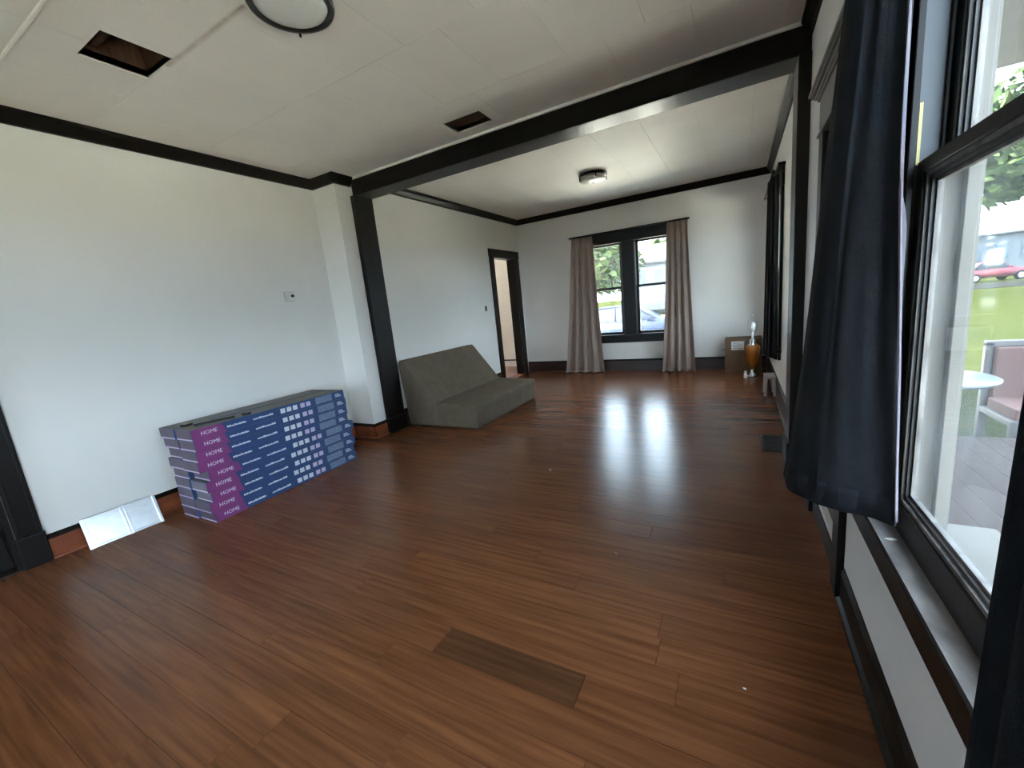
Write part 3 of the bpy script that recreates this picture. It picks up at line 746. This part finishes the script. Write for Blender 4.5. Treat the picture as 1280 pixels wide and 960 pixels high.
# ------------------------------------------------------------------ ceiling lamps
cz = CN-.010
t = thing('ceiling_lamp', 'round flush ceiling lamp with black ring and frosted bowl', 'ceiling lamp', (-1.64, 1.37, cz))
part('ring', lathe(B(), [(.085, -.002), (.150, -.004), (.166, -.030), (.170, -.085), (.166, -.094), (.146, -.094), (.143, -.080), (.120, -.070)], (-1.64, 1.37, cz+.002), 48), 'black', t, True)
part('bowl', lathe(B(), [(.145, -.078), (.138, -.090), (.110, -.101), (.06, -.108), (.004, -.110)], (-1.64, 1.37, cz+.002), 48), 'lampglass', t, True)
part('screw', cyl(B(), (-1.757, 1.49, cz-.105), (-1.757, 1.49, cz-.085), .005, n=8), 'black', t)
cz = CF-.010; cc = (-1.53, 5.20)
t = thing('ceiling_lamp', 'round flush ceiling lamp with cut glass drum near the double window', 'ceiling lamp', (*cc, cz))
part('canopy', lathe(B(), [(.150, 0), (.166, -.002), (.168, -.026), (.160, -.028)], (*cc, cz), 40), 'black', t, True)
part('drum', lathe(B(), [(.154, -.026), (.154, -.070), (.140, -.080), (.06, -.088), (.004, -.090)], (*cc, cz), 40), 'lampglass', t, True)
part('band', lathe(B(), [(.150, -.040), (.159, -.040), (.159, -.048), (.150, -.048)], (*cc, cz), 40), 'chrome', t, True)
for k in range(4):
    a = .5+k*math.pi/2
    part('clip', bx(cc[0]+.158*math.cos(a)-.007, cc[0]+.158*math.cos(a)+.007, cc[1]+.158*math.sin(a)-.007, cc[1]+.158*math.sin(a)+.007, cz-.075, cz-.02), 'black', t)
part('finial', lathe(B(), [(.004, -.106), (.010, -.100), (.006, -.090)], (*cc, cz), 10), 'chrome', t, True)

# ------------------------------------------------------------------ far right corner: box, lamp, bottle, step stool
t = thing('cardboard_box', 'brown cardboard box with white label against the far wall', 'box', (.06, 6.60, 0))
part('body', bx(-.165, .285, 6.47, 6.745, 0, .485, bev=.004), 'card', t)
part('flap', bx(-.165, .285, 6.465, 6.60, .485, .492), 'card', t)
part('flap', bx(-.165, .285, 6.61, 6.748, .485, .492), 'card', t)
part('tape', bx(.045, .095, 6.4685, 6.4705, .30, .486), 'boxtop', t)
lb = part('shipping_label', bx(-.085, .072, 6.4670, 6.4695, .335, .455), 'white', t); lb['label'] = 'white shipping label'
for k in range(4): part('print_line', bx(-.065, .05-.03*(k % 2), 6.4660, 6.4672, .355+.024*k, .361+.024*k), 'boxtop', lb)
part('tape_tail', bx(-.205, -.160, 6.50, 6.515, .335, .342), 'card', t)
lc = (.165, 6.27)
t = thing('table_lamp', 'amber urn table lamp without shade in front of cardboard box', 'lamp', (*lc, 0))
part('base', lathe(B(), [(.070, 0), (.072, .014), (.055, .028), (.030, .055), (.022, .085), (.026, .100)], (*lc, 0), 24), 'chrome', t, True)
part('urn', lathe(B(), [(.026, .098), (.045, .14), (.070, .22), (.085, .31), (.090, .38), (.086, .41), (.068, .428)], (*lc, 0), 28), 'amber', t, True)
part('neck', lathe(B(), [(.066, .428), (.045, .436), (.036, .455), (.038, .49), (.020, .500)], (*lc, 0), 20), 'chrome', t, True)
part('socket', lathe(B(), [(.012, .50), (.012, .56), (.018, .575), (.018, .60)], (*lc, 0), 14), 'white', t, True)
part('bulb', lathe(B(), [(.016, .60), (.030, .64), (.034, .68), (.026, .715), (.006, .73)], (*lc, 0), 18), 'lampglass', t, True)
bm = B()
for s in (-1, 1):
    pts = [Vector((lc[0]+s*x, lc[1], z)) for x, z in ((.014, .57), (.05, .63), (.055, .70), (.035, .77), (.0, .79))]
    for a, b_ in zip(pts, pts[1:]): cyl(bm, a, b_, .0022, n=6)
part('harp', bm, 'chrome', t)
part('finial', lathe(B(), [(.003, .788), (.010, .80), (.005, .82)], (*lc, 0), 10), 'chrome', t, True)
t = thing('pill_bottle', 'tiny white bottle standing on floor beside the urn lamp', 'bottle', (.085, 6.16, 0))
part('body', lathe(B(), [(.018, 0), (.020, .005), (.020, .060), (.012, .070)], (.085, 6.16, 0), 16), 'white', t, True)
part('cap', lathe(B(), [(.014, .068), (.015, .09), (.013, .094)], (.085, 6.16, 0), 16), 'white', t, True)
t = thing('step_stool', 'small white plastic step stool against the right wall', 'stool', (.30, 5.20, 0))
part('top', bx(.248, .352, 5.08, 5.32, .205, .232, bev=.008), 'palepl', t)
for x in (.256, .344):
    for y in (5.095, 5.305):
        bm = B(); cyl(bm, (x, y, 0), (.30+(x-.30)*.8, 5.2+(y-5.2)*.85, .21), .013, .017, 10); part('leg', bm, 'palepl', t, True)
        part('foot', cyl(B(), (x, y, 0), (x, y, .014), .016, n=10), 'boxend', t)

# scraps on floor and sill
rr = random.Random(5)
def scrap(name, x, y, z, s, material, label):
    bm = B(); bmesh.ops.create_icosphere(bm, subdivisions=1, radius=1)
    for v in bm.verts: v.co = Vector((v.co.x*s*(1+rr.uniform(-.3, .5)), v.co.y*s*.5*(1+rr.uniform(-.3, .4)), max(0, v.co.z*s*.3)))
    o = obj(name, bm, material); o.location = (x, y, z); o.rotation_euler = (0, 0, rr.uniform(0, 3)); tag(o, label, 'scrap')
scrap('wood_chip', -1.25, 2.666, 0, .020, 'black', 'dark flat scrap on floor in front of the sofa')
scrap('wood_chip', -.527, 1.807, 0, .012, 'card', 'tiny tan wood chip on the floor planks')
scrap('wood_chip', -.533, 1.554, 0, .009, 'black', 'tiny dark wood chip on the floor planks')
scrap('paint_chip', .352, 1.30, .556, .013, 'white', 'white paint chip lying on the worn sill')
scrap('paint_chip', .02, 1.25, 0, .006, 'white', 'tiny white paint chip on floor below the near window')

# ------------------------------------------------------------------ outside
GZ = -.60
tag(obj('ground', bx(-80, 120, -60, 140, GZ-.4, GZ), 'lawn'), 'green lawn around the house', 'lawn', kind='structure')
tag(obj('road', bx(-80, 120, 36, 43.5, GZ-.1, GZ+.02), 'road'), 'grey road beyond the lawn', 'road', kind='structure')
tag(obj('driveway', bx(-14, 2.0, 7.0, 33, GZ-.1, GZ+.015), 'concrete'), 'pale concrete yard outside the double window', 'driveway', kind='structure')
tag(obj('bounce_path', bx(2.6, 6.4, -6, .8, GZ-.1, GZ+.015), 'concrete'), 'pale concrete path added beside the house to bounce light indoors', 'path', kind='structure')  # unseen pale ground added to bounce sunlight up into the near room
pf = tag(obj('porch_floor', bx(RW+.1, 3.4, 1.2, 4.5, GZ, -.17), 'porch'), 'grey porch slab outside the near window', 'porch', kind='structure')
for k in range(22):
    x = RW+.115+k*.132
    if x+.128 > 3.4: break
    part('porch_board', bx(x, x+.1305, 1.2, 4.5, -.17, -.15, bev=.002), 'porch', pf)
pr = thing('porch_shade_roof', 'flat porch roof added to shade the slab outside the near window', 'roof', (2, 1.2, 2.5), kind='structure')  # roof placed and sized to keep skylight off the porch and furniture
part('deck', bx(RW2+.15, 3.6, 1.55, 4.6, 2.55, 2.65), 'offwhite', pr)
part('fascia', bx(3.56, 3.60, 1.55, 4.6, 2.42, 2.55), 'offwhite', pr)
for y in (1.7, 4.35): part('post', bx(3.2, 3.32, y-.06, y+.06, -.15, 2.55, bev=.004), 'offwhite', pr)
o = obj('paint_stick', bx(-.06, .06, -.014, .014, 0, .008), 'white'); o.location = (1.30, 3.98, -.15); o.rotation_euler = (0, 0, -.2)
tag(o, 'short white stick lying on the porch boards', 'stick')

t = thing('garden_table', 'round pale blue garden table on the lawn past the porch', 'table', (1.46, 4.82, GZ))
part('top', lathe(B(), [(.02, .845), (.40, .845), (.425, .853), (.428, .872), (.41, .882), (.004, .882)], (1.46, 4.82, GZ), 40), 'paleblue', t, True)
part('post', lathe(B(), [(.035, .03), (.03, .4), (.035, .846)], (1.46, 4.82, GZ), 16), 'frame', t, True)
for k in range(3):
    a = k*2.094+.4; bm = B(); cyl(bm, (1.46, 4.82, GZ+.10), (1.46+.30*math.cos(a), 4.82+.30*math.sin(a), GZ+.015), .02, .016, 10); part('foot', bm, 'frame', t, True)

t = thing('garden_chair', 'faded pink cushioned garden chair with pale frame on the lawn', 'chair', (2.46, 5.42, GZ), rz=.0)
cx, cy = 2.46, 5.42
wd = .36
def CP(n, a, mm): part(n, bx(*a, bev=.012), mm, t)
CP('back_frame', (cx-wd, cx-wd+.06, cy+.22, cy+.28, GZ+.38, GZ+1.05), 'frame'); CP('back_frame', (cx+wd-.06, cx+wd, cy+.22, cy+.28, GZ+.38, GZ+1.05), 'frame')
CP('top_rail', (cx-wd, cx+wd, cy+.22, cy+.28, GZ+1.0, GZ+1.06), 'frame')
CP('back_cushion', (cx-wd+.06, cx+wd-.06, cy+.16, cy+.27, GZ+.50, GZ+1.0), 'pink')
CP('seat_frame', (cx-wd, cx+wd, cy-.34, cy+.28, GZ+.36, GZ+.42), 'frame')
CP('seat_cushion', (cx-wd+.03, cx+wd-.03, cy-.32, cy+.17, GZ+.42, GZ+.52), 'pink')
for sx_ in (-1, 1):
    for sy in (-.31, .25):
        x = cx+sx_*(wd-.03); CP('leg', (x-.03, x+.03, cy+sy-.03, cy+sy+.03, GZ, GZ+.37), 'frame')

def leafy(name, c, trunk_h, crowns, n, label, leaf=.35, seed=1):
    t = thing(name, label, 'tree', (c[0], c[1], GZ), group='trees outside the house')
    r = random.Random(seed)
    bm = B(); cyl(bm, (c[0], c[1], GZ), (c[0], c[1], GZ+trunk_h*1.3), .28, .16, 10); part('trunk', bm, 'bark', t, True)
    V, Fc = [], []
    for k in range(n):
        q = crowns[r.randrange(len(crowns))]
        d = Vector((r.gauss(0, 1), r.gauss(0, 1), r.gauss(0, 1))).normalized()*(r.random()**.4)
        p = Vector((c[0]+q[0]+d.x*q[3], c[1]+q[1]+d.y*q[3], GZ+q[2]+d.z*q[4]))
        a = Vector((r.gauss(0, 1), r.gauss(0, 1), r.gauss(0, .5))).normalized(); b_ = a.orthogonal().normalized()
        b_ = (Matrix.Rotation(r.uniform(0, 6.28), 3, a) @ b_)
        s = leaf*r.uniform(.6, 1.3); i = len(V)
        V += [p-a*s, p+b_*s*.45, p+a*s, p-b_*s*.45]; Fc.append((i, i+1, i+2, i+3))
    me = bpy.data.meshes.new('foliage'); me.from_pydata([tuple(v) for v in V], [], Fc); me.materials.append(M['leaf'])
    o = bpy.data.objects.new('foliage', me); C.objects.link(o); o['kind'] = 'stuff'; o.parent = t; o.matrix_parent_inverse = t.matrix_basis.inverted()
leafy('tree', (13, 30), 3.5, [(0, 0, 7.2, 4.2, 3.2), (-2.5, -1, 6.2, 2.6, 2.0), (2.5, 1, 6.0, 3, 2.2), (1, -2, 9.5, 3, 2.5)], 5200, 'big leafy tree across the lawn seen from the near window', .38, 1)
leafy('tree', (24, 38), 3.5, [(0, 0, 8, 5, 4), (-3, 0, 6.5, 3, 3)], 3000, 'leafy tree further right along the lawn', .45, 2)
leafy('tree', (8, 80), 3, [(0, 0, 6, 6, 4.5), (5, 0, 5, 5, 4)], 3500, 'leafy tree far behind the road', .6, 3)
leafy('tree', (-12.5, 38), 2.5, [(0, 0, 6.5, 4.5, 4.2), (2.5, -1, 4.4, 3, 2.4), (-3, 0, 5.5, 3.5, 3)], 5000, 'bushy tree outside the double window, beside white house', .42, 4)
leafy('tree', (-4.5, 56), 3, [(0, 0, 9, 5.5, 4.8), (4, 1, 8, 4, 4)], 4000, 'tall tree behind the white house', .5, 5)
leafy('tree', (-19, 30), 2.5, [(0, 0, 6.5, 4.5, 4.2), (-3, 0, 5.5, 3.5, 3)], 3000, 'bushy tree at the driveway edge', .42, 6)

def house(name, x0, x1, y0, y1, h, label, wins):
    t = thing(name, label, 'house', ((x0+x1)/2, (y0+y1)/2, GZ))
    part('wall', bx(x0, x1, y0, y1, GZ, GZ+h), 'siding', t)
    bm = B(); ym = (y0+y1)/2
    prism(bm, [(y0-.4, GZ+h), (ym, GZ+h+1.9), (y1+.4, GZ+h), (y1+.4, GZ+h+.15), (ym, GZ+h+2.1), (y0-.4, GZ+h+.15)], 'x', x0-.3, x1+.3)
    part('roof', bm, 'shingle', t)
    bm = B(); prism(bm, [(y0, GZ+h), (y1, GZ+h), (ym, GZ+h+1.85)], 'x', x0+.02, x1-.02); part('gable', bm, 'siding', t)
    for (a, b_, c, d) in wins:
        wf = part('window', bx(a-.08, b_+.08, y0-.05, y0, GZ+c-.08, GZ+d+.08), 'siding', t)
        part('pane', bx(a, b_, y0-.07, y0-.045, GZ+c, GZ+d), 'hwin', wf)
house('white_house', -9.6, -4.4, 44, 51, 4.6, 'white house with grey windows outside the double window', [(-8.9, -8.1, 2.6, 4.0), (-7.3, -6.2, 1.4, 3.9), (-5.5, -4.9, 2.6, 4.0)])
house('white_house', 14, 30, 58, 66, 3.9, 'white house with three dark windows behind the red car', [(19.6, 20.5, 1.6, 3.0), (21.4, 22.3, 1.6, 3.0), (23.2, 24.1, 1.6, 3.0), (16.5, 17.4, 1.6, 3.0)])

def car(name, c, rz, paint, label):
    t = thing(name, label, 'car', (c[0], c[1], GZ+.02), rz=rz)
    bm = B(); prof = [(-2.2, .28), (-2.22, .62), (-2.05, .84), (-1.5, .90), (1.0, .92), (1.75, .82), (2.15, .68), (2.2, .3)]
    prism(bm, prof, 'y', -.85, .85); bmesh.ops.recalc_face_normals(bm, faces=bm.faces)
    bmesh.ops.bevel(bm, geom=list(bm.edges), offset=.06, segments=2, affect='EDGES')
    obj('body', bm, paint, t, True)
    bm = B(); prism(bm, [(-1.55, .88), (-1.05, 1.36), (.25, 1.40), (.98, .90)], 'y', -.72, .72)
    bmesh.ops.recalc_face_normals(bm, faces=bm.faces)
    obj('glasshouse', bm, 'carglass', t)
    obj('roof', bx(-1.02, .24, -.70, .70, 1.36, 1.43, bev=.025), paint, t)
    for s in (-1, 1):
        for x0, x1 in ((-1.58, -1.06), (.22, 1.0), (-.42, -.40)):
            bm = B(); z0, z1 = (.88, 1.38); 
            xa, xb = (x0, x1) if x0 < -1 else ((x1, x0) if x0 > 0 else (x0, x1))
            cyl(bm, (xa, s*.725, .89), (xb, s*.705, 1.39), .03, n=6); obj('pillar', bm, paint, t)
        for x in (-1.38, 1.35):
            wh = obj('wheel', cyl(B(), (x, s*.68, .31), (x, s*.88, .31), .32, n=24), 'tyre', t)
            obj('hub_cap', cyl(B(), (x, s*.86, .31), (x, s*.89, .31), .19, n=18), 'chrome', wh)
        obj('headlight', bx(2.06, 2.16, s*.66-.14, s*.66+.14, .60, .72, bev=.02), 'ink', t)
        obj('tail_light', bx(-2.24, -2.16, s*.66-.12, s*.66+.12, .62, .76, bev=.02), 'red', t)
        obj('mirror', bx(.62, .80, s*.80-.08 if s < 0 else s*.80, s*.80 if s < 0 else s*.80+.08, .92, 1.04, bev=.02), paint, t)
    for x in (-2.24, 2.14): obj('bumper', bx(x, x+.1, -.80, .80, .32, .50, bev=.03), 'chrome' if paint == 'red' else paint, t)
car('car', (-3.4, 15.2), .08, 'bluecar', 'blue car parked outside the double window')
car('car', (17.0, 46.5), .25, 'red', 'red car parked along the road across the lawn')
t = thing('road_sign', 'small yellow sign beside the red car', 'sign', (18.6, 44.6, GZ))
part('post', bx(18.57, 18.63, 44.57, 44.63, GZ, GZ+1.9), 'chrome', t)
part('plate', bx(18.2, 19.0, 44.54, 44.57, GZ+1.35, GZ+1.85, bev=.01), 'yellow', t)
